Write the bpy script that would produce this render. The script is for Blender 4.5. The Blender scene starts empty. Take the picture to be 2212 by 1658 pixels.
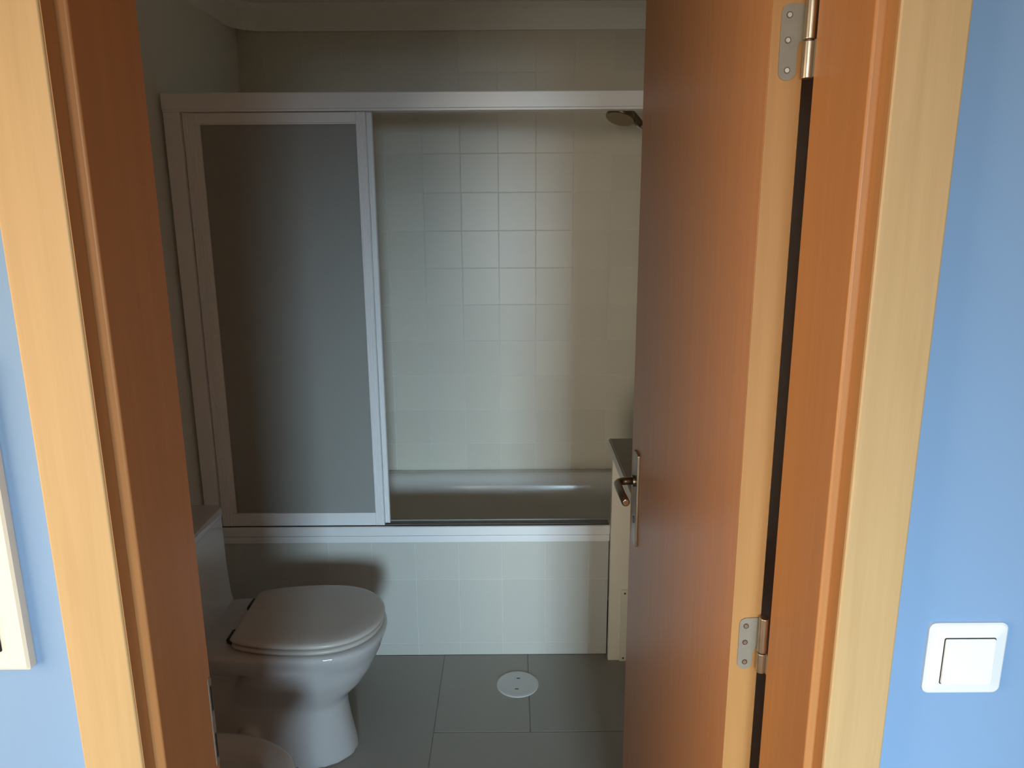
import bpy, bmesh, math, random
from mathutils import Vector, Matrix
random.seed(7)
R = math.radians
SC = bpy.context.scene
COL = SC.collection

# ------------------------------------------------------------------ camera, light, exposure
CAM_H = 1.58
cd = bpy.data.cameras.new('camera'); cd.sensor_width = 36.0; cd.sensor_fit = 'HORIZONTAL'
cd.lens = 1656.0 / 2212.0 * 36.0
cd.clip_start = 0.02
cam = bpy.data.objects.new('camera', cd); COL.objects.link(cam)
cam.matrix_world = (Matrix.Translation((0, 0, CAM_H)) @ Matrix.Rotation(R(90 - 13.4), 4, 'X')
                    @ Matrix.Rotation(R(-0.38), 4, 'Z'))
SC.camera = cam

w = bpy.data.worlds.new('world'); SC.world = w; w.use_nodes = True
w.node_tree.nodes['Background'].inputs['Color'].default_value = (0.62, 0.76, 1.0, 1)
w.node_tree.nodes['Background'].inputs['Strength'].default_value = 0.6

def area(name, loc, direction, sx, sy, energy, color):
    l = bpy.data.lights.new(name, 'AREA'); l.shape = 'RECTANGLE'; l.size = sx; l.size_y = sy
    l.energy = energy; l.color = color
    o = bpy.data.objects.new(name, l); COL.objects.link(o)
    o.location = loc
    o.rotation_euler = Vector(direction).to_track_quat('-Z', 'Y').to_euler()
    return o
# cool daylight in the window behind the photographer, plus unseen warm fill lights added at rear left and left
day = area('daylight_window', (0.53, -3.22, 1.42), (-0.100, 1, -0.185), 0.6, 0.95, 7.7, (0.58, 0.82, 1.0))
day.data.spread = R(33)
glow = area('warm_fill_rear', (-0.86, -3.22, 1.40), (0.21, 1, -0.05), 0.8, 1.6, 3.5, (1.0, 0.90, 0.74))
glow.data.spread = R(36)
area('warm_fill_left', (-1.32, 0.05, 1.22), (1, 0, 0), 0.9, 1.1, 22, (1.0, 0.72, 0.45))

SC.cycles.max_bounces = 16; SC.cycles.diffuse_bounces = 12; SC.cycles.glossy_bounces = 6
vs = SC.view_settings
vs.view_transform = 'Standard'; vs.look = 'None'; vs.gamma = 1.0; vs.use_curve_mapping = False
vs.exposure = 0.0

# ------------------------------------------------------------------ materials
def new_mat(name):
    m = bpy.data.materials.new(name); m.use_nodes = True
    nt = m.node_tree
    return m, nt, nt.nodes['Principled BSDF']

def plain(name, col, rough=0.5, metal=0.0, var=0.04, scale=6.0, bump=0.0, bscale=120.0, spec=0.5, coat=0.0, rnd=0.0, stretch=None):
    m, nt, b = new_mat(name)
    tc = nt.nodes.new('ShaderNodeTexCoord')
    n = nt.nodes.new('ShaderNodeTexNoise'); n.inputs['Scale'].default_value = scale; n.inputs['Detail'].default_value = 4
    if stretch:
        mp = nt.nodes.new('ShaderNodeMapping'); mp.inputs['Scale'].default_value = stretch
        nt.links.new(tc.outputs['Object'], mp.inputs['Vector']); nt.links.new(mp.outputs['Vector'], n.inputs['Vector'])
    else:
        nt.links.new(tc.outputs['Object'], n.inputs['Vector'])
    r = nt.nodes.new('ShaderNodeValToRGB')
    r.color_ramp.elements[0].position = 0.3; r.color_ramp.elements[1].position = 0.7
    r.color_ramp.elements[0].color = tuple(max(0, c * (1 - var)) for c in col) + (1,)
    r.color_ramp.elements[1].color = tuple(min(1, c * (1 + var)) for c in col) + (1,)
    nt.links.new(n.outputs['Fac'], r.inputs['Fac'])
    out = r.outputs['Color']
    if rnd:
        oi = nt.nodes.new('ShaderNodeObjectInfo')
        mr = nt.nodes.new('ShaderNodeMapRange'); mr.inputs['To Min'].default_value = 1 - rnd; mr.inputs['To Max'].default_value = 1 + rnd
        nt.links.new(oi.outputs['Random'], mr.inputs['Value'])
        mx = nt.nodes.new('ShaderNodeVectorMath'); mx.operation = 'SCALE'
        nt.links.new(out, mx.inputs[0]); nt.links.new(mr.outputs['Result'], mx.inputs['Scale'])
        out = mx.outputs['Vector']
    nt.links.new(out, b.inputs['Base Color'])
    b.inputs['Roughness'].default_value = rough; b.inputs['Metallic'].default_value = metal
    b.inputs['Specular IOR Level'].default_value = spec
    b.inputs['Coat Weight'].default_value = coat
    if bump:
        n2 = nt.nodes.new('ShaderNodeTexNoise'); n2.inputs['Scale'].default_value = bscale; n2.inputs['Detail'].default_value = 3
        nt.links.new(tc.outputs['Object'], n2.inputs['Vector'])
        bp = nt.nodes.new('ShaderNodeBump'); bp.inputs['Strength'].default_value = bump; bp.inputs['Distance'].default_value = 0.002
        nt.links.new(n2.outputs['Fac'], bp.inputs['Height']); nt.links.new(bp.outputs['Normal'], b.inputs['Normal'])
    return m

def wood(name, c1, c2, rough=0.4, spec=0.4):
    m, nt, b = new_mat(name)
    tc = nt.nodes.new('ShaderNodeTexCoord')
    mp = nt.nodes.new('ShaderNodeMapping'); mp.inputs['Scale'].default_value = (18, 18, 0.9)
    n = nt.nodes.new('ShaderNodeTexNoise'); n.inputs['Scale'].default_value = 3.0; n.inputs['Detail'].default_value = 6; n.inputs['Distortion'].default_value = 0.6
    mp2 = nt.nodes.new('ShaderNodeMapping'); mp2.inputs['Scale'].default_value = (120, 120, 4)
    n2 = nt.nodes.new('ShaderNodeTexNoise'); n2.inputs['Scale'].default_value = 2.0; n2.inputs['Detail'].default_value = 3
    nt.links.new(tc.outputs['Object'], mp.inputs['Vector']); nt.links.new(mp.outputs['Vector'], n.inputs['Vector'])
    nt.links.new(tc.outputs['Object'], mp2.inputs['Vector']); nt.links.new(mp2.outputs['Vector'], n2.inputs['Vector'])
    ad = nt.nodes.new('ShaderNodeMath'); ad.operation = 'MULTIPLY_ADD'; ad.inputs[1].default_value = 0.35
    nt.links.new(n2.outputs['Fac'], ad.inputs[0]); nt.links.new(n.outputs['Fac'], ad.inputs[2])
    r = nt.nodes.new('ShaderNodeValToRGB')
    r.color_ramp.elements[0].position = 0.42; r.color_ramp.elements[1].position = 0.95
    r.color_ramp.elements[0].color = c1 + (1,); r.color_ramp.elements[1].color = c2 + (1,)
    nt.links.new(ad.outputs[0], r.inputs['Fac']); nt.links.new(r.outputs['Color'], b.inputs['Base Color'])
    b.inputs['Roughness'].default_value = rough; b.inputs['Specular IOR Level'].default_value = spec
    return m

M = {}
M['blue'] = plain('blue_wall_paint', (0.235, 0.385, 0.61), 0.75, var=0.02, scale=2.2, bump=0.12, bscale=160, spec=0.2)
M['jamb'] = wood('cherry_veneer', (0.44, 0.20, 0.072), (0.50, 0.235, 0.086), 0.38, 0.35)
M['doorface'] = wood('cherry_door_veneer', (0.52, 0.245, 0.098), (0.58, 0.28, 0.115), 0.38, 0.45)
M['casing'] = wood('pale_beech_casing', (0.50, 0.34, 0.160), (0.58, 0.40, 0.200), 0.5, 0.3)
M['dooredge'] = wood('beech_door_edge', (0.39, 0.205, 0.070), (0.45, 0.245, 0.088), 0.5, 0.3)
M['bathwall'] = plain('beige_wall', (0.76, 0.745, 0.69), 0.45, var=0.03, scale=1.5)
M['tile'] = plain('beige_glazed_tile', (0.65, 0.605, 0.505), 0.36, var=0.015, scale=3, rnd=0.03)
M['aprontile'] = plain('cream_glazed_tile', (0.58, 0.57, 0.515), 0.3, var=0.015, scale=3, rnd=0.02)
M['grout'] = plain('pale_grout', (0.70, 0.68, 0.62), 0.85, var=0.05, scale=30)
M['plaster'] = plain('white_plaster', (0.86, 0.845, 0.79), 0.8, var=0.02, scale=2, bump=0.05)
M['floortile'] = plain('grey_floor_tile', (0.31, 0.29, 0.25), 0.42, var=0.03, scale=2.5, rnd=0.03)
M['floorgrout'] = plain('floor_grout', (0.36, 0.34, 0.30), 0.9, var=0.05, scale=30)
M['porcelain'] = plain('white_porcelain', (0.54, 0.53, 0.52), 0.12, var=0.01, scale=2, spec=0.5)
M['seat'] = plain('grey_white_plastic', (0.56, 0.52, 0.47), 0.3, var=0.01)
M['hinge_dark'] = plain('dark_plastic', (0.03, 0.028, 0.025), 0.5)
M['alu'] = plain('white_lacquered_aluminium', (0.84, 0.845, 0.84), 0.3, var=0.015, scale=3, stretch=(1, 1, 0.2))
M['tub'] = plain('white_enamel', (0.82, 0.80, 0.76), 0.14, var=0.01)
M['stone'] = plain('brown_stone_counter', (0.24, 0.195, 0.145), 0.35, var=0.10, scale=25)
M['vanity'] = plain('cream_laminate', (0.86, 0.80, 0.66), 0.45, var=0.015)
M['strip'] = plain('cream_metal_strip', (0.80, 0.76, 0.63), 0.4, var=0.01)
M['steel'] = plain('satin_steel', (0.60, 0.54, 0.44), 0.33, metal=1.0, var=0.06, scale=60)
M['plated'] = plain('matt_plated_steel', (0.235, 0.215, 0.17), 0.55, metal=0.15, var=0.05, scale=80)
M['bronze'] = plain('bronze_lever', (0.30, 0.235, 0.16), 0.3, metal=1.0, var=0.05, scale=60)
M['handleplate'] = plain('brown_satin_plate', (0.44, 0.36, 0.26), 0.38, metal=1.0, var=0.05, scale=60)
M['chrome'] = plain('polished_chrome', (0.75, 0.75, 0.74), 0.08, metal=1.0, var=0.01)
M['screw'] = plain('dark_screw', (0.12, 0.10, 0.08), 0.4, metal=0.8)
M['switch'] = plain('white_switch_plastic', (0.86, 0.90, 0.90), 0.25, var=0.005)
M['cream'] = plain('cream_box_enamel', (0.90, 0.86, 0.72), 0.35, var=0.01)
M['casedge'] = wood('casing_edge_veneer', (0.41, 0.205, 0.078), (0.47, 0.24, 0.095), 0.45, 0.3)
M['plategap'] = plain('dark_channel', (0.22, 0.22, 0.21), 0.6)
M['black'] = plain('black_gap', (0.008, 0.007, 0.006), 0.7)
M['hallfloor'] = wood('hall_floor_wood', (0.30, 0.18, 0.08), (0.42, 0.26, 0.13), 0.45, 0.4)
M['white'] = plain('white_ceiling_paint', (0.75, 0.75, 0.74), 0.85, var=0.01)
M['drain'] = plain('white_steel_cover', (0.60, 0.60, 0.57), 0.45, var=0.02)

def frosted():
    m, nt, b = new_mat('frosted_acrylic')
    b.inputs['Base Color'].default_value = (0.48, 0.48, 0.45, 1); b.inputs['Roughness'].default_value = 0.42
    t = nt.nodes.new('ShaderNodeBsdfTranslucent')
    n = nt.nodes.new('ShaderNodeTexNoise'); n.inputs['Scale'].default_value = 400
    r = nt.nodes.new('ShaderNodeValToRGB')
    r.color_ramp.elements[0].color = (0.66, 0.68, 0.65, 1); r.color_ramp.elements[1].color = (0.74, 0.76, 0.73, 1)
    nt.links.new(n.outputs['Fac'], r.inputs['Fac']); nt.links.new(r.outputs['Color'], t.inputs['Color'])
    mx = nt.nodes.new('ShaderNodeMixShader'); mx.inputs['Fac'].default_value = 0.4
    nt.links.new(b.outputs[0], mx.inputs[1]); nt.links.new(t.outputs[0], mx.inputs[2])
    nt.links.new(mx.outputs[0], nt.nodes['Material Output'].inputs['Surface'])
    return m
M['frost'] = frosted()

# ------------------------------------------------------------------ helpers
def tag(o, label=None, cat=None, group=None, kind=None):
    if label: o['label'] = label
    if cat: o['category'] = cat
    if group: o['group'] = group
    if kind: o['kind'] = kind
    return o

def empty(name, loc=(0, 0, 0)):
    o = bpy.data.objects.new(name, None); o.empty_display_size = 0.1
    COL.objects.link(o); o.location = loc
    return o

def wloc(p):
    v = Vector((0, 0, 0))
    while p is not None:
        v += Vector(p.location); p = p.parent
    return v

def link(name, bm, mat, parent=None, smooth=False, origin=None, bevel=0, seg=2):
    """One mesh object from a bmesh given in world coordinates."""
    bmesh.ops.recalc_face_normals(bm, faces=bm.faces)
    if origin is None:
        if parent is not None:
            origin = wloc(parent)
        else:
            xs = [v.co for v in bm.verts]
            origin = Vector(((min(c.x for c in xs) + max(c.x for c in xs)) / 2, (min(c.y for c in xs) + max(c.y for c in xs)) / 2, min(c.z for c in xs)))
    origin = Vector(origin)
    bmesh.ops.translate(bm, verts=bm.verts, vec=-origin)
    me = bpy.data.meshes.new(name); bm.to_mesh(me); bm.free()
    for k in (mat if isinstance(mat, (list, tuple)) else [mat]):
        me.materials.append(M[k])
    if smooth:
        for p in me.polygons: p.use_smooth = True
    o = bpy.data.objects.new(name, me); COL.objects.link(o)
    if parent is not None:
        o.parent = parent; o.location = origin - wloc(parent)
    else:
        o.location = origin
    if bevel:
        b = o.modifiers.new('bevel', 'BEVEL'); b.width = bevel; b.segments = seg; b.limit_method = 'ANGLE'; b.angle_limit = R(35)
        if smooth is False and seg > 1:
            for p in me.polygons: p.use_smooth = True
            wn = o.modifiers.new('weighted', 'WEIGHTED_NORMAL'); wn.keep_sharp = True
    return o

def bbox(bm, x0, x1, y0, y1, z0, z1, mi=0):
    vs_ = [bm.verts.new(c) for c in ((x0, y0, z0), (x1, y0, z0), (x1, y1, z0), (x0, y1, z0), (x0, y0, z1), (x1, y0, z1), (x1, y1, z1), (x0, y1, z1))]
    for f in ((0, 3, 2, 1), (4, 5, 6, 7), (0, 1, 5, 4), (1, 2, 6, 5), (2, 3, 7, 6), (3, 0, 4, 7)):
        bm.faces.new([vs_[i] for i in f]).material_index = mi
    return vs_

def box(name, x0, x1, y0, y1, z0, z1, mat, parent=None, bevel=0, seg=2):
    bm = bmesh.new(); bbox(bm, x0, x1, y0, y1, z0, z1)
    return link(name, bm, mat, parent, bevel=bevel, seg=seg)

def loft(bm, rings, cap0=True, cap1=True):
    rows = [[bm.verts.new(p) for p in r] for r in rings]
    n = len(rows[0])
    for a, b in zip(rows, rows[1:]):
        for i in range(n):
            j = (i + 1) % n
            try: bm.faces.new((a[i], a[j], b[j], b[i]))
            except ValueError: pass
    if cap0: bm.faces.new(list(reversed(rows[0])))
    if cap1: bm.faces.new(rows[-1])
    return rows

def prism(bm, pts, axis, a, b):
    """extrude a 2D outline along an axis from a to b."""
    def P(u, v, t):
        return {'x': (t, u, v), 'y': (u, t, v), 'z': (u, v, t)}[axis]
    loft(bm, [[P(u, v, a) for u, v in pts], [P(u, v, b) for u, v in pts]])

def tube(bm, path, rad, n=14):
    path = [Vector(p) for p in path]
    rings = []
    up = None
    for i, p in enumerate(path):
        d = (path[min(i + 1, len(path) - 1)] - path[max(i - 1, 0)]).normalized()
        if up is None:
            up = d.orthogonal().normalized()
        s = d.cross(up).normalized(); up = s.cross(d).normalized()
        r = rad[i] if isinstance(rad, (list, tuple)) else rad
        rings.append([p + r * (math.cos(2 * math.pi * k / n) * s + math.sin(2 * math.pi * k / n) * up) for k in range(n)])
    loft(bm, rings)

def cyl(bm, c0, c1, r, n=20):
    tube(bm, [c0, c1], r, n)

def rrect(x0, x1, y0, y1, r, n=6):
    pts = []
    for cx, cy, a0 in ((x1 - r, y1 - r, 0), (x0 + r, y1 - r, 90), (x0 + r, y0 + r, 180), (x1 - r, y0 + r, 270)):
        for k in range(n + 1):
            a = R(a0 + 90 * k / n)
            pts.append((cx + r * math.cos(a), cy + r * math.sin(a)))
    return pts

def egg(cx, af, ab, hw, p=2.2, xmin=None, n=56):
    pts = []
    for k in range(n):
        t = 2 * math.pi * k / n
        c, s = math.cos(t), math.sin(t)
        a = af if c >= 0 else ab
        x = cx + a * math.copysign(abs(c) ** (2 / p), c)
        y = hw * math.copysign(abs(s) ** (2 / p), s)
        if xmin is not None: x = max(x, xmin)
        pts.append((x, y))
    return pts

def screw(bm, c, nrm, r, depth=0.0008):
    c = Vector(c); nrm = Vector(nrm).normalized()
    tube(bm, [c - nrm * 0.0003, c + nrm * depth, c + nrm * depth * 1.6], [r, r, r * 0.5], 12)

# ------------------------------------------------------------------ key dimensions (x right, y away, z up)
XL, XR = -1.06, 0.65            # bathroom side walls
YB = 3.20                       # tiled back wall face
YP = 2.45                       # bath panel face
ZC = 2.319                      # bathroom ceiling
YC0, YW0, YW1 = 0.72, 0.745, 0.885   # casing front, hall wall face, bathroom wall face
JL, JR = -0.394, 0.327          # faces of the door jambs
HX0, HX1, HY0, HZ = -1.3, 1.6, -3.2, 2.5

# ------------------------------------------------------------------ setting: hall
def wall_with_hole(name, mat, x0, x1, y0, y1, z1, hx0, hx1, hz0, hz1, label, axis='y'):
    bm = bmesh.new()
    def b(a, c, d, e):
        if c - a < 1e-4 or e - d < 1e-4: return
        if axis == 'y': bbox(bm, a, c, y0, y1, d, e)
        else: bbox(bm, y0, y1, a, c, d, e)
    b(x0, hx0, 0, z1); b(hx1, x1, 0, z1); b(hx0, hx1, hz1, z1); b(hx0, hx1, 0, hz0)
    o = link(name, bm, mat, origin=(0, 0, 0)); return tag(o, label, kind='structure')

DX0, DX1, DZ = JL - 0.03, JR + 0.03, 2.06       # rough opening
wall_with_hole('wall_front', 'blue', HX0, HX1, YW0, 0.815, HZ, DX0, DX1, 0, DZ, 'blue painted hall wall around the wooden doorway')
wall_with_hole('wall_divider', 'bathwall', HX0, HX1, 0.815, YW1, HZ, DX0, DX1, 0, DZ, 'bathroom side of the doorway wall')
wall_with_hole('wall_hall_rear', 'white', -0.3, HX1, HY0 - 0.1, HY0, HZ, 0.22, 0.84, 0.94, 1.90, 'white hall wall with the window, behind the viewer')
wall_with_hole('wall_hall_rear_opening', 'white', HX0, -0.3, HY0 - 0.1, HY0, HZ, -1.27, -0.45, 0.59, 2.21, 'white hall wall with an opening added for fill light, behind the viewer')
wall_with_hole('wall_hall_left', 'white', HY0, YW0, HX0 - 0.1, HX0, HZ, -0.41, 0.51, 0.66, 1.78, 'white hall side wall with an opening added for fill light', axis='x')
tag(box('wall_hall_right', HX1, HX1 + 0.1, HY0, YW0, 0, HZ, 'white'), 'white hall side wall opposite the added fill light', kind='structure')
tag(box('floor_hall', HX0, HX1, HY0, YW1, -0.08, 0, 'hallfloor'), 'wooden hall floor before the doorway', kind='structure')
tag(box('ceiling_hall', HX0, HX1, HY0, YW1, HZ, HZ + 0.08, 'white'), 'white hall ceiling', kind='structure')
for nm, ax, a0, a1, z0, z1, lab in (('window_1', 'y', 0.22, 0.84, 0.94, 1.90, 'white window frame in the rear hall wall'), ('window_2_added', 'x', -0.41, 0.51, 0.66, 1.78, 'white frame added around the fill light in the side hall wall')):  # the side frame is added, it only surrounds the warm fill light
    bm = bmesh.new(); t = 0.035
    def fr(u0, u1, v0, v1):
        if ax == 'y': bbox(bm, u0, u1, HY0 - 0.005, HY0 + 0.03, v0, v1)
        else: bbox(bm, HX0 - 0.005, HX0 + 0.03, u0, u1, v0, v1)
    fr(a0 - t, a0, z0 - t, z1 + t); fr(a1, a1 + t, z0 - t, z1 + t); fr(a0, a1, z0 - t, z0); fr(a0, a1, z1, z1 + t)
    tag(link(nm, bm, 'white'), lab, kind='structure')

# ------------------------------------------------------------------ setting: bathroom shell
tag(box('wall_left', XL - 0.1, XL, YW1, YB + 0.1, 0, ZC, 'bathwall'), 'plain beige bathroom wall behind the toilet', kind='structure')
tag(box('wall_right', XR, XR + 0.1, YW1, YB + 0.1, 0, ZC, 'bathwall'), 'beige bathroom wall hidden behind the open door', kind='structure')
tag(box('ceiling', XL - 0.1, XR + 0.1, YW1, YB + 0.1, ZC, ZC + 0.08, 'plaster'), 'white plaster bathroom ceiling', kind='structure')

def tile_mesh(name, w_, h_, d_, mat, ch=0.0006):
    """tile centred on its face, front towards -y, chamfered rim."""
    bm = bmesh.new()
    loft(bm, [[(x, d_, z) for x, z in ((-w_/2, -h_/2), (w_/2, -h_/2), (w_/2, h_/2), (-w_/2, h_/2))],
              [(x, ch, z) for x, z in ((-w_/2, -h_/2), (w_/2, -h_/2), (w_/2, h_/2), (-w_/2, h_/2))],
              [(x, 0, z) for x, z in ((-w_/2+ch, -h_/2+ch), (w_/2-ch, -h_/2+ch), (w_/2-ch, h_/2-ch), (-w_/2+ch, h_/2-ch))]], cap0=False)
    bmesh.ops.recalc_face_normals(bm, faces=bm.faces)
    bmesh.ops.rotate(bm, verts=[], cent=(0, 0, 0), matrix=Matrix.Identity(3))
    me = bpy.data.meshes.new(name); bm.to_mesh(me); bm.free(); me.materials.append(M[mat])
    # make sure the front looks to -y
    if sum(p.normal.y * p.area for p in me.polygons if abs(p.normal.y) > 0.9) > 0: me.flip_normals()
    return me

tag(box('wall_gap_blocker', 0.41, XR, YW1, 1.66, 0, ZC, 'bathwall'), 'added wall block keeping the gap behind the open door dark', kind='structure')  # added block that keeps light out of the slot behind the door
wb = tag(box('wall_back', XL - 0.1, XR + 0.1, YB + 0.0012, YB + 0.1, 0, ZC, 'grout'), 'tiled wall behind the bathtub', kind='structure')
PITCH, GAP = 0.152, 0.0032
meshes = {}
def put_tiles(parent, x_edges, z_edges, y, mat, gap=GAP, jitter=0.0):
    base = wloc(parent)
    for x0, x1 in zip(x_edges, x_edges[1:]):
        for z0, z1 in zip(z_edges, z_edges[1:]):
            key = (round(x1 - x0, 4), round(z1 - z0, 4), mat)
            if key not in meshes: meshes[key] = tile_mesh('tile', x1 - x0 - gap, z1 - z0 - gap, 0.0012, mat)
            o = bpy.data.objects.new('tile', meshes[key]); COL.objects.link(o); o.parent = parent
            o.location = Vector(((x0 + x1) / 2, y, (z0 + z1) / 2)) - base
            if jitter: o.rotation_euler = (random.uniform(-jitter, jitter), 0, random.uniform(-jitter, jitter))
xe = [XL] + [-0.0505 + k * PITCH for k in range(-6, 5)] + [XR]
xe = [x for i, x in enumerate(xe) if XL <= x <= XR]
ze = [1.463 + k * PITCH for k in range(-7, 6)]
put_tiles(wb, xe, ze, YB, 'tile', jitter=R(0.07))

# plaster band between tiles and ceiling, with a rounded corner
def band(name, label):
    z0 = ze[-1]; r = 0.13
    path = [(XL, YW1 + 0.01)]
    for k in range(9):
        a = R(180 - 90 * k / 8)
        path.append((XL + r + r * math.cos(a), YB - r + r * math.sin(a)))
    path.append((XR, YB))
    bm = bmesh.new()
    rings = []
    for i, (x, y) in enumerate(path):
        p0 = Vector(path[max(i - 1, 0)]); p1 = Vector(path[min(i + 1, len(path) - 1)])
        d = (p1 - p0).normalized(); n = Vector((d.y, -d.x))
        q = Vector((x, y)) + n * 0.008
        rings.append([(x, y, z0), (q.x, q.y, z0), (q.x, q.y, ZC - 0.02), (q.x + n.x * 0.02, q.y + n.y * 0.02, ZC), (x, y, ZC)])
    loft(bm, rings)
    return tag(link(name, bm, 'plaster'), label, kind='structure')
band('trim_1', 'white plaster band between wall tiles and ceiling')

# floor of the bathroom: large tiles laid in grout
fl = tag(box('floor', XL, XR, YW1, YB, -0.08, -0.003, 'floorgrout'), 'grey tiled bathroom floor', kind='structure')
def floor_tile(x0, x1, y0, y1):
    g = 0.0014; ch = 0.0006
    bm = bmesh.new()
    loft(bm, [[(x, y, -0.003) for x, y in ((x0+g, y0+g), (x1-g, y0+g), (x1-g, y1-g), (x0+g, y1-g))],
              [(x, y, -ch) for x, y in ((x0+g, y0+g), (x1-g, y0+g), (x1-g, y1-g), (x0+g, y1-g))],
              [(x, y, 0) for x, y in ((x0+g+ch, y0+g+ch), (x1-g-ch, y0+g+ch), (x1-g-ch, y1-g-ch), (x0+g+ch, y1-g-ch))]], cap0=False)
    link('tile', bm, 'floortile', fl, origin=((x0 + x1) / 2, (y0 + y1) / 2, 0))
for t in ((-0.248, 0.049, 2.037, YP), (0.049, XR, 2.037, YP), (-0.248, 0.352, 1.437, 2.037), (0.352, XR, 1.437, 2.037),
          (-0.848, -0.248, 1.85, YP), (XL, -0.848, 1.85, YP), (-0.848, -0.248, 1.25, 1.85), (XL, -0.848, 1.25, 1.85),
          (XL, -0.248, YW1, 1.25), (-0.248, XR, YW1, 1.437)):
    floor_tile(*t)

# bath panel: low tiled wall in front of the tub
wp = tag(box('wall_bath_panel', XL, 0.331, YP + 0.0012, YP + 0.018, 0, 0.4410, 'grout'), 'low cream tiled panel below the shower screen', kind='structure')
xp = [XL] + [0.1117 + k * 0.1503 for k in range(-7, 2)] + [0.331]
put_tiles(wp, xp, [0.0, 0.046, 0.294, 0.4430], YP, 'aprontile', gap=0.002, jitter=R(0.1))

# ------------------------------------------------------------------ door frame
tf = tag(empty('trim_2', (0, YW0, 0)), 'orange brown wooden door frame with pale casings', kind='structure')
def jamb(x_in, sgn):
    """jamb board with rounded hall-side lip and a rebate on the bathroom side; sgn=+1: board lies to +x of its face"""
    pts = []
    r = 0.0028
    def P(u, y): return (x_in + sgn * u, y)
    for k in range(6):
        a = R(90 * k / 5)
        pts.append(P(r - r * math.sin(a), YW0 - 0.002 + r - r * math.cos(a)))
    pts.append(P(0, YW1 - 0.006)); pts.append(P(0.003, YW1)); pts.append(P(0.032, YW1)); pts.append(P(0.032, YW0 - 0.002))
    bm = bmesh.new(); prism(bm, pts, 'z', 0, 2.03)
    return link('jamb', bm, 'jamb', tf)
jamb(JL, -1); jamb(JR, +1)
box('head_jamb', JL, JR, YW0 - 0.002, YW1, 2.03, 2.06, 'jamb', tf, bevel=0.003)
def casing(x0, x1):
    o = box('casing', x0, x1, YC0, YW0, 0, 2.11, 'casing', tf, bevel=0.0025, seg=2)
    return o
casing(-0.471, -0.4065); casing(0.3385, 0.4015)
box('casing_edge', -0.4065, -0.4055, YC0 + 0.0015, YW0 - 0.0022, 0, 2.045, 'casedge', tf)
box('casing_edge', 0.3375, 0.3385, YC0 + 0.0015, YW0 - 0.0022, 0, 2.045, 'casedge', tf)
box('casing_head', -0.4055, 0.3375, YC0, YW0, 2.045, 2.11, 'casing', tf, bevel=0.0025)
# strike plate on the latch-side jamb
bm = bmesh.new(); prism(bm, rrect(YW1 - 0.015, YW1 - 0.0065, 0.855, 0.985, 0.003), 'x', JL - 0.0005, JL + 0.0012)
sp = link('strike_plate', bm, 'plated', tf)
for z_ in (0.955, 0.885):
    box('strike_hole', JL + 0.0010, JL + 0.0016, YW1 - 0.0125, YW1 - 0.0085, z_ - 0.018, z_ + 0.018, 'black', sp)

# ------------------------------------------------------------------ door leaf (opens into the bathroom)
PIV = (0.3235, 0.891)
door = tag(empty('door_1', (PIV[0], PIV[1], 0)), 'open orange brown wooden door with two hinges and lever handle', kind='structure')
DF, DT = 0.2845, 0.0375         # face x, thickness
DY0, DY1 = 0.900, 1.640
bm = bmesh.new(); bbox(bm, DF, DF + DT, DY0 + 0.002, DY1, 0.008, 2.02)
link('door_leaf', bm, 'doorface', door, bevel=0.001, seg=1)
box('door_edge', DF, DF + DT, DY0, DY0 + 0.002, 0.008, 2.02, 'dooredge', door)
def hinge(ztop, zbot, zmid):
    bm = bmesh.new()
    # flag leaf let into the door edge: wide at the barrel, long rounded tongue
    xa, xb, xt = 0.2945, 0.3225, 0.3140
    rr = (xt - xa) / 2
    pts = [(xb, ztop), (xa + 0.006, ztop - 0.001), (xa + 0.0015, ztop - 0.004), (xa, ztop - 0.009)]
    for k in range(9):
        a = R(180 + 180 * k / 8)
        pts.append((xa + rr + rr * math.cos(a), zbot + rr + rr * math.sin(a)))
    pts += [(xt, zmid - 0.006), (xt + 0.002, zmid), (xb, zmid)]
    prism(bm, pts, 'y', DY0 - 0.0016, DY0 + 0.0002)
    h = link('hinge', bm, 'plated', door)
    bm = bmesh.new(); cyl(bm, (PIV[0], PIV[1], zmid + 0.0008), (PIV[0], PIV[1], ztop + 0.004), 0.0064)
    link('barrel', bm, 'steel', h, smooth=False, bevel=0.001)
    bm = bmesh.new(); cyl(bm, (PIV[0], PIV[1], zbot + 0.001), (PIV[0], PIV[1], zmid - 0.0008), 0.0064)
    link('barrel', bm, 'steel', h, bevel=0.001)
    bm = bmesh.new(); cyl(bm, (PIV[0], PIV[1], zbot + 0.002), (PIV[0], PIV[1], ztop + 0.003), 0.0045)
    link('pin', bm, 'screw', h)
    box('jamb_leaf', PIV[0] + 0.004, PIV[0] + 0.0062, YW1 - 0.022, YW1 + 0.004, zbot + 0.002, zmid, 'plated', h)
    for sx, sz in ((xa + 0.0085, ztop - 0.012), (xa + 0.0085, (ztop + zbot) / 2 + 0.002), (xa + rr, zbot + rr + 0.001)):
        bm = bmesh.new(); cyl(bm, (sx, DY0 - 0.0020, sz), (sx, DY0 - 0.0012, sz), 0.0036, 16)
        s = link('screw', bm, 'screw', h)
        bm = bmesh.new(); cyl(bm, (sx, DY0 - 0.0023, sz), (sx, DY0 - 0.0014, sz), 0.0024, 12)
        link('screw_head', bm, 'steel', h)
    return h
hinge(1.786, 1.707, 1.747)
hinge(1.052, 0.977, 1.0065)
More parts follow.
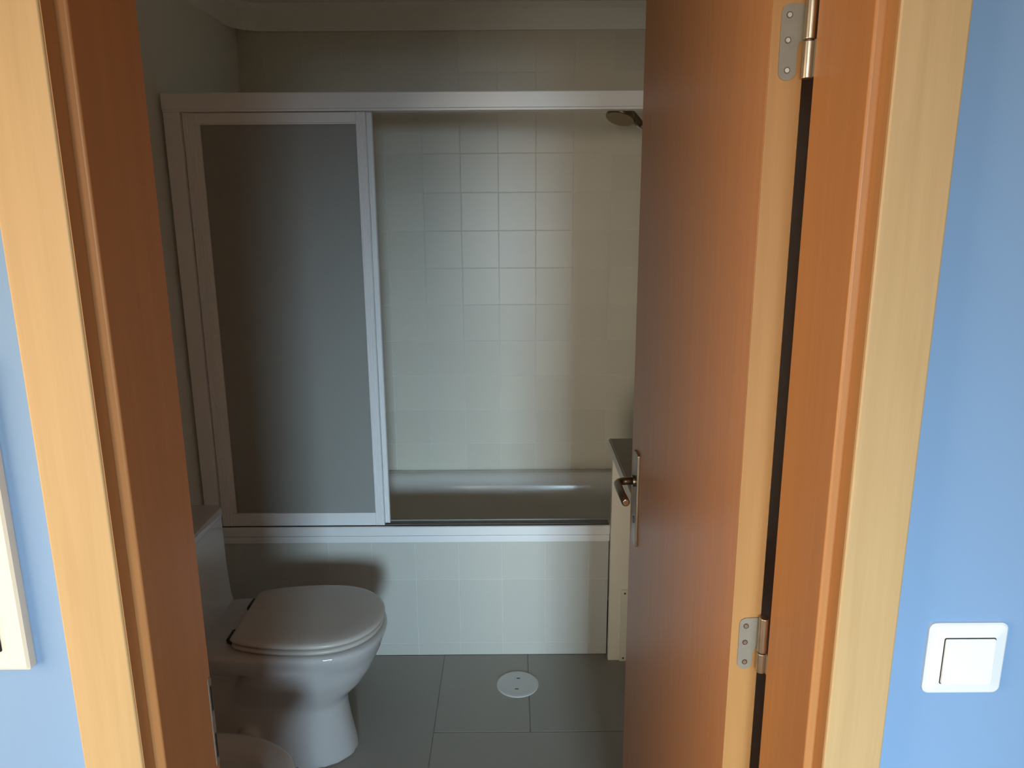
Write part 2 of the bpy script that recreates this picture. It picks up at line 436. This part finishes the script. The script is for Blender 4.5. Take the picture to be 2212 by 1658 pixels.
# lever handle with long back plate on the visible face
px0 = DF - 0.0055
bm = bmesh.new(); prism(bm, rrect(1.545, 1.590, 0.844, 1.054, 0.004, 3), 'x', px0, DF)
hp = link('handle_plate', bm, 'handleplate', door, bevel=0.001)
zc = 0.989
path = [(px0 + 0.001, 1.568, zc), (px0 - 0.022, 1.568, zc)]
for k in range(1, 8):
    a = R(90 * k / 7)
    path.append((px0 - 0.022 - 0.018 * math.sin(a), 1.568 - 0.018 * (1 - math.cos(a)), zc))
path += [(px0 - 0.0400, 1.50, zc - 0.001), (px0 - 0.039, 1.452, zc - 0.002)]
bm = bmesh.new(); tube(bm, path, 0.0082, 16)
lv = link('lever', bm, 'bronze', hp, smooth=True)
bm = bmesh.new(); cyl(bm, (px0 - 0.039, 1.4535, zc - 0.002), (px0 - 0.039, 1.4505, zc - 0.002), 0.0066)
link('lever_end_cap', bm, 'chrome', hp, bevel=0.001)
bm = bmesh.new(); cyl(bm, (px0, 1.568, zc), (px0 - 0.006, 1.568, zc), 0.0125)
link('lever_collar', bm, 'bronze', hp, bevel=0.001)
bm = bmesh.new(); cyl(bm, (px0 + 0.0005, 1.568, 0.90), (px0 - 0.0015, 1.568, 0.90), 0.008)
link('keyhole', bm, 'screw', hp)
door.rotation_euler = (0, 0, R(1.2))

# ------------------------------------------------------------------ bathtub
tx0, tx1, ty0, ty1 = XL + 0.006, XR - 0.006, YP + 0.020, YB - 0.004
tub = tag(empty('bathtub', ((tx0 + tx1) / 2, (ty0 + ty1) / 2, 0)), 'white enamel bathtub behind the low tiled panel', 'bathtub')
bm = bmesh.new()
def tr(i0, z, r, front=None):
    f = i0 if front is None else front
    return [(x, y, z) for x, y in rrect(tx0 + i0, tx1 - i0, ty0 + f, ty1 - i0, max(r, 0.004))]
ZT = 0.431
rings = [tr(0.004, ZT - 0.004, .01), tr(0.0, ZT - 0.0, .012), tr(0.05, ZT + 0.001, .09), tr(0.062, ZT - 0.002, .10), tr(0.074, ZT - 0.009, .11),
         tr(0.085, ZT - 0.022, .12), tr(0.093, ZT - 0.042, .13), tr(0.105, ZT - 0.12, .14), tr(0.125, 0.20, .15), tr(0.15, 0.12, .16), tr(0.19, 0.085, .16), tr(0.25, 0.078, .1)]
loft(bm, rings, cap0=False)
o = link('basin', bm, 'tub', tub, smooth=True)
s = o.modifiers.new('solid', 'SOLIDIFY'); s.thickness = 0.003; s.offset = -1
bm = bmesh.new(); cyl(bm, (0.40, 2.83, 0.0785), (0.40, 2.83, 0.082), 0.03); link('drain', bm, 'chrome', tub, bevel=0.001)
for fx in (-0.75, 0.35):
    for fy in (2.66, 3.0):
        bm = bmesh.new(); cyl(bm, (fx, fy, 0), (fx, fy, 0.10), 0.02); link('foot', bm, 'plated', tub)

# ------------------------------------------------------------------ sliding shower screen
SX0, SX1 = XL + 0.012, XR - 0.004
sc_ = tag(empty('shower_screen', (-0.2, YP + 0.03, 0.43)), 'white framed sliding shower screen with frosted panels above the bathtub', 'shower screen')
Y0, Y1 = YP - 0.012, YP + 0.052
# top rail with a lower lip
bm = bmesh.new(); prism(bm, [(Y0 - 0.004, 1.856), (Y0 - 0.004, 1.899), (Y0, 1.902), (Y1, 1.902), (Y1, 1.850), (Y1 - 0.012, 1.850), (Y1 - 0.012, 1.862), (Y0 + 0.012, 1.862), (Y0 + 0.012, 1.848), (Y0, 1.848), (Y0, 1.854)], 'x', SX0, SX1)
link('top_rail', bm, 'alu', sc_)
def post(x0, x1, name='side_post'):
    return box(name, x0, x1, Y0, Y1, 0.50, 1.848, 'alu', sc_, bevel=0.002)
post(SX0, SX0 + 0.050); post(SX1 - 0.04, SX1)
# bottom track: front lip, channel and sill strip
bm = bmesh.new(); prism(bm, [(Y0 - 0.004, 0.4690), (Y0 - 0.004, 0.4985), (Y0 - 0.002, 0.5005), (Y0 + 0.004, 0.5005), (Y0 + 0.005, 0.4985), (Y0 + 0.005, 0.4690)], 'x', SX0, 0.331)
link('bottom_track', bm, 'alu', sc_)
bm = bmesh.new(); prism(bm, [(Y0 + 0.0052, 0.444), (Y0 + 0.0052, 0.4955), (Y0 + 0.024, 0.4955), (Y0 + 0.0245, 0.4985), (Y0 + 0.0265, 0.4985), (Y0 + 0.027, 0.4955), (Y1 - 0.004, 0.4955), (Y1 - 0.003, 0.4995), (Y1, 0.4995), (Y1, 0.433), (Y0 + 0.034, 0.433), (Y0 + 0.034, 0.444)], 'x', SX0, 0.331)
link('track_channel', bm, 'plategap', sc_)
box('sill_strip', SX0, 0.331, YP - 0.012, YP - 0.001, 0.4415, 0.4655, 'alu', sc_, bevel=0.0015)
def panel(x0, x1, y, right_w):
    p = empty('sliding_panel', (x0, y, 0.505)); p.parent = sc_; p.location = Vector((x0, y, 0.505)) - Vector(sc_.location)
    zb, zt = 0.502, 1.846
    sw = 0.036
    # stiles with shallow flutes down the face
    def stile(a, b):
        n = 4; w_ = (b - a); pts = [(a, y + 0.018)]
        pts.append((a, y + 0.002)); pts.append((a + 0.002, y))
        for k in range(1, n):
            c = a + w_ * k / n
            pts += [(c - 0.0022, y), (c - 0.0010, y + 0.0022), (c + 0.0010, y + 0.0022), (c + 0.0022, y)]
        pts += [(b - 0.002, y), (b, y + 0.002), (b, y + 0.018)]
        bm = bmesh.new(); prism(bm, pts, 'z', zb, zt); return link('stile', bm, 'alu', p)
    stile(x0, x0 + sw); stile(x1 - right_w, x1)
    box('rail', x0 + sw, x1 - right_w, y, y + 0.018, zt - 0.030, zt, 'alu', p, bevel=0.0015)
    box('rail', x0 + sw, x1 - right_w, y, y + 0.018, zb, zb + 0.046, 'alu', p, bevel=0.0015)
    # inner glazing bead
    bm = bmesh.new()
    gx0, gx1, gz0, gz1, t = x0 + sw, x1 - right_w, zb + 0.046, zt - 0.030, 0.006
    bbox(bm, gx0, gx0 + 0.014, y + 0.005, y + 0.014, gz0, gz1)
    bbox(bm, gx0 + 0.014, gx1, y + 0.006, y + 0.014, gz1 - 0.004, gz1)
    link('glazing_bead', bm, 'alu', p)
    box('frosted_pane', gx0, gx1, y + 0.009, y + 0.0125, gz0, gz1 - 0.004, 'frost', p)
    return p
panel(SX0 + 0.053, -0.440, Y0 + 0.009, 0.030)
panel(SX0 + 0.053, -0.424, Y0 + 0.030, 0.036)

# ------------------------------------------------------------------ hand shower on the right wall
sh = tag(empty('hand_shower', (XR - 0.001, 2.85, 1.70)), 'dark metal hand shower head on its holder under the top rail', 'shower head')
A = Vector((0.585, 2.85, 1.755)); B = Vector((0.452, 2.85, 1.846))
bm = bmesh.new(); tube(bm, [A, A.lerp(B, 0.5), B], [0.010, 0.011, 0.013], 14); link('handle', bm, 'chrome', sh, smooth=True)
bm = bmesh.new()
ax = Vector((-0.25, -0.30, -0.9)).normalized()
C = Vector((0.392, 2.85, 1.874))
tube(bm, [C - ax * 0.034, C - ax * 0.028, C - ax * 0.010, C + ax * 0.012, C + ax * 0.018], [0.012, 0.028, 0.046, 0.054, 0.050], 28)
link('spray_head', bm, 'bronze', sh, smooth=False, bevel=0.002)
bm = bmesh.new(); tube(bm, [B + Vector((0.012, 0, -0.008)), B + Vector((-0.02, 0, 0.022)), C - ax * 0.022], [0.013, 0.017, 0.022], 14)
link('neck', bm, 'bronze', sh, smooth=True)
bm = bmesh.new(); cyl(bm, (XR - 0.001, 2.85, 1.76), (0.60, 2.85, 1.76), 0.014); bbox(bm, 0.574, 0.602, 2.83, 2.87, 1.745, 1.790)
link('holder', bm, 'chrome', sh, bevel=0.002)
bm = bmesh.new(); tube(bm, [A + Vector((0, 0, 0)), (0.605, 2.84, 1.70), (0.615, 2.82, 1.3), (0.60, 2.80, 0.85), (0.615, 2.82, 0.70), (0.648, 2.83, 0.72)], 0.006, 10)
link('hose', bm, 'chrome', sh, smooth=True)

# ------------------------------------------------------------------ vanity counter at the far right
VX0 = 0.3225
va = tag(empty('vanity_counter', (0.49, 2.05, 0)), 'cream vanity unit with brown stone countertop beside the bathtub', 'vanity')
bm = bmesh.new(); bbox(bm, VX0, XR - 0.002, 1.68, 2.436, 0.782, 0.812)
link('countertop', bm, 'stone', va, bevel=0.003)
box('countertop_edge', VX0 - 0.004, VX0 - 0.0002, 1.68, 2.436, 0.779, 0.808, 'vanity', va, bevel=0.0015)
box('end_panel', 0.3320, XR - 0.002, 2.410, 2.432, 0, 0.7815, 'vanity', va, bevel=0.0015)
st = box('edge_strip', 0.3720, 0.3980, 2.4045, 2.4095, 0.0, 0.275, 'strip', va, bevel=0.001)
for z in (0.012, 0.262):
    bm = bmesh.new(); cyl(bm, (0.385, 2.4048, z), (0.385, 2.4032, z), 0.0035, 12); link('screw', bm, 'screw', st)
bm = bmesh.new(); bbox(bm, 0.50, XR - 0.004, 1.70, 2.40, 0.10, 0.78); link('cabinet_body', bm, 'vanity', va, bevel=0.002)

# ------------------------------------------------------------------ toilet
TY = 1.980
to = tag(empty('toilet', (XL, TY, 0)), 'white porcelain toilet with closed lid beside the bath panel', 'toilet')
def TW(x, y, z): return (XL + x, TY + y, z)
def ring(e, z): return [TW(x, y, z) for x, y in e]
bm = bmesh.new()
# rim slab and rear deck
def rim(d, z): return ring(egg(0.50, 0.196 - d, 0.56, 0.176 - d, 2.35, xmin=0.045 + d), z)
loft(bm, [rim(0.034, 0.330), rim(0.026, 0.336), rim(0.014, 0.358), rim(0.003, 0.385), rim(0.0, 0.395), rim(0.003, 0.402), rim(0.010, 0.4045)])
# bowl and pedestal
prof = [(0.595, 0.110, 0.0, 0.13), (0.593, 0.109, 0.012, 0.13), (0.580, 0.102, 0.08, 0.14), (0.570, 0.098, 0.15, 0.14), (0.572, 0.098, 0.18, 0.14), (0.588, 0.104, 0.205, 0.20),
        (0.622, 0.124, 0.24, 0.26), (0.650, 0.146, 0.285, 0.29), (0.669, 0.159, 0.325, 0.31), (0.682, 0.167, 0.352, 0.32)]
rs = []
for xf, hw, z, xb in prof:
    cx = 0.40 if z < 0.2 else 0.44
    rs.append(ring(egg(cx, xf - cx, cx - xb + 0.04, hw, 2.3, xmin=xb), z))
loft(bm, rs)
# trap housing to the wall and side lugs
loft(bm, [[TW(0.03, y, z) for y, z in rrect(-0.085, 0.085, 0.0, 0.34, 0.03)], [TW(0.36, y, z) for y, z in rrect(-0.085, 0.085, 0.0, 0.34, 0.03)]])
for s_ in (-1, 1):
    loft(bm, [[TW(x, s_ * 0.06, z) for x, z in rrect(0.270, 0.345, -0.02 + 0.02, 0.155, 0.03)], [TW(x, s_ * 0.118, z) for x, z in rrect(0.285, 0.335, 0.0, 0.140, 0.024)]])
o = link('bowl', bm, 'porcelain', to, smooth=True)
rm = o.modifiers.new('remesh', 'REMESH'); rm.mode = 'VOXEL'; rm.voxel_size = 0.0055; rm.use_smooth_shade = True
sm = o.modifiers.new('smooth', 'SMOOTH'); sm.factor = 0.5; sm.iterations = 22
# cistern
bm = bmesh.new()
loft(bm, [ring([(x, y) for x, y in rrect(0.004, 0.205, -0.172, 0.172, 0.03)], 0.400), ring(rrect(0.004, 0.200, -0.172, 0.172, 0.03), 0.425),
          ring(rrect(0.004, 0.192, -0.176, 0.176, 0.028), 0.52), ring(rrect(0.004, 0.190, -0.178, 0.178, 0.026), 0.672)])
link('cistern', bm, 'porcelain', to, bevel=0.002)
bm = bmesh.new()
loft(bm, [ring(rrect(0.002, 0.193, -0.181, 0.181, 0.026), 0.674), ring(rrect(0.002, 0.193, -0.181, 0.181, 0.026), 0.692), ring(rrect(0.006, 0.189, -0.177, 0.177, 0.024), 0.699), ring(rrect(0.020, 0.176, -0.164, 0.164, 0.02), 0.702)])
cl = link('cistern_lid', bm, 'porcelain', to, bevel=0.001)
bm = bmesh.new(); cyl(bm, TW(0.098, 0, 0.701), TW(0.098, 0, 0.707), 0.02); link('flush_button', bm, 'chrome', cl, bevel=0.002)
# seat ring and lid
def so(d, z, xmin=0.292): return ring(egg(0.50, 0.190 - d, 0.30, 0.170 - d, 2.2, xmin=xmin + d), z)
bm = bmesh.new(); loft(bm, [so(0.014, 0.4070), so(0.006, 0.4085), so(0.003, 0.4140), so(0.004, 0.4185), so(0.010, 0.4210), so(0.024, 0.4215), so(0.026, 0.4300)])
link('seat', bm, 'seat', to, smooth=True)
bm = bmesh.new(); loft(bm, [so(0.010, 0.4272), so(0.002, 0.4278), so(0.0, 0.433), so(0.003, 0.4385), so(0.012, 0.4415), so(0.05, 0.4425), so(0.11, 0.4425)])
link('lid', bm, 'seat', to, smooth=True)
for y in (-0.085, 0.085):
    bm = bmesh.new(); cyl(bm, TW(0.286, y - 0.022, 0.418), TW(0.286, y + 0.022, 0.418), 0.011); link('seat_hinge', bm, 'hinge_dark', to, bevel=0.002)
for y in (-0.113, 0.113):
    bm = bmesh.new(); cyl(bm, TW(0.44, y * 0.94, 0.008), TW(0.44, y * 1.06, 0.008), 0.007); link('floor_bolt', bm, 'hinge_dark', to)

# ------------------------------------------------------------------ bidet
BY = 1.362
bi = tag(empty('bidet', (XL, BY, 0)), 'white porcelain bidet nearest the door, only its rounded rim showing', 'bidet')
def BW(e, z): return [(XL + x, BY + y, z) for x, y in e]
def be(d, xb=0.03, hw=0.182): return egg(0.36, 0.235 - d, 0.40, hw - d, 2.3, xmin=xb + d)
bm = bmesh.new()
loft(bm, [BW(egg(0.32, 0.14, 0.24, 0.11, 2.3, xmin=0.08), 0.0), BW(egg(0.32, 0.13, 0.24, 0.10, 2.3, xmin=0.08), 0.12), BW(egg(0.33, 0.15, 0.28, 0.115, 2.3, xmin=0.06), 0.20), BW(be(0.035), 0.30), BW(be(0.008), 0.345), BW(be(0.0), 0.365), BW(be(0.0), 0.382), BW(be(0.006), 0.390), BW(be(0.016), 0.392),
          BW(egg(0.36, 0.185, 0.17, 0.135, 2.2), 0.392), BW(egg(0.36, 0.175, 0.16, 0.125, 2.2), 0.386), BW(egg(0.36, 0.155, 0.145, 0.11, 2.2), 0.35), BW(egg(0.36, 0.12, 0.11, 0.085, 2.2), 0.29), BW(egg(0.36, 0.06, 0.06, 0.05, 2.2), 0.265)])
link('bowl', bm, 'porcelain', bi, smooth=True)
bm = bmesh.new(); cyl(bm, (XL + 0.36, BY, 0.2655), (XL + 0.36, BY, 0.269), 0.02); link('drain', bm, 'chrome', bi, bevel=0.001)
bm = bmesh.new(); cyl(bm, (XL + 0.11, BY, 0.390), (XL + 0.11, BY, 0.46), 0.022)
tube(bm, [(XL + 0.11, BY, 0.445), (XL + 0.17, BY, 0.455), (XL + 0.215, BY, 0.44)], [0.015, 0.013, 0.011], 14)
tp = link('tap', bm, 'chrome', bi, bevel=0.002)
bm = bmesh.new(); tube(bm, [(XL + 0.11, BY, 0.462), (XL + 0.11, BY, 0.474), (XL + 0.075, BY, 0.50)], [0.018, 0.012, 0.007], 14); link('tap_lever', bm, 'chrome', tp, smooth=True)

# ------------------------------------------------------------------ round floor cover
dc = tag(empty('floor_drain_cover', (0.012, 2.273, 0)), 'round white drain cover set in the grey floor tiles', 'drain cover')
bm = bmesh.new(); tube(bm, [(0.012, 2.273, 0.0003), (0.012, 2.273, 0.003), (0.012, 2.273, 0.0042)], [0.0705, 0.0705, 0.066], 56)
link('cover_plate', bm, 'drain', dc)
for dy in (-0.029, 0.029):
    box('slot', 0.012 - 0.006 + dy * 0.1, 0.012 + 0.006 + dy * 0.1, 2.273 + dy - 0.0025, 2.273 + dy + 0.0025, 0.0040, 0.0046, 'screw', dc)

# ------------------------------------------------------------------ light switch on the hall wall
sx, sz = 0.4905, 1.0935
sw = tag(empty('light_switch', (sx, YW0, sz)), 'white rocker light switch on the blue wall', 'light switch')
bm = bmesh.new()
def sr(h, r): return rrect(sx - h, sx + h, sz - h, sz + h, r)
loft(bm, [[(x, YW0, z) for x, z in sr(0.0425, 0.008)], [(x, YW0 - 0.0035, z) for x, z in sr(0.0425, 0.008)], [(x, YW0 - 0.0052, z) for x, z in sr(0.0405, 0.007)], [(x, YW0 - 0.0085, z) for x, z in sr(0.0285, 0.0025)]])
link('switch_plate', bm, 'switch', sw)
bm = bmesh.new(); loft(bm, [[(x, YW0 - 0.0080, z) for x, z in sr(0.0278, 0.0022)], [(x, YW0 - 0.0088, z) for x, z in sr(0.0278, 0.0022)]]); link('gap', bm, 'black', sw)
bm = bmesh.new(); loft(bm, [[(x, YW0 - 0.0086, z) for x, z in sr(0.0270, 0.002)], [(x, YW0 - 0.0105 - 0.0018 * (sz + 0.027 - z) / 0.054, z) for x, z in sr(0.0268, 0.002)]])
link('rocker', bm, 'switch', sw, bevel=0.0006)

# ------------------------------------------------------------------ cream box on the hall wall
eb = tag(empty('electrical_panel', (-0.66, YW0, 1.087)), 'cream wall box with an inset door, at the picture edge beside the casing', 'electrical panel')
bm = bmesh.new()
x0, x1, z0, z1 = -0.80, -0.5215, 1.0915, 1.43
loft(bm, [[(x, YW0, z) for x, z in rrect(x0, x1, z0, z1, 0.002, 2)], [(x, YW0 - 0.010, z) for x, z in rrect(x0, x1, z0, z1, 0.002, 2)], [(x, YW0 - 0.012, z) for x, z in rrect(x0 + 0.003, x1 - 0.003, z0 + 0.003, z1 - 0.003, 0.002, 2)]])
link('box_frame', bm, 'cream', eb)
bm = bmesh.new(); prism(bm, rrect(x0 + 0.026, x1 - 0.026, z0 + 0.023, z1 - 0.023, 0.002, 2), 'y', YW0 - 0.0125, YW0 - 0.0115); link('gap', bm, 'black', eb)
bm = bmesh.new(); prism(bm, rrect(x0 + 0.0275, x1 - 0.0275, z0 + 0.0242, z1 - 0.0242, 0.002, 2), 'y', YW0 - 0.0150, YW0 - 0.0120)
dd = link('box_door', bm, 'cream', eb, bevel=0.001)
box('catch', x0 + 0.045, x0 + 0.06, YW0 - 0.019, YW0 - 0.015, 1.24, 1.28, 'cream', dd, bevel=0.001)
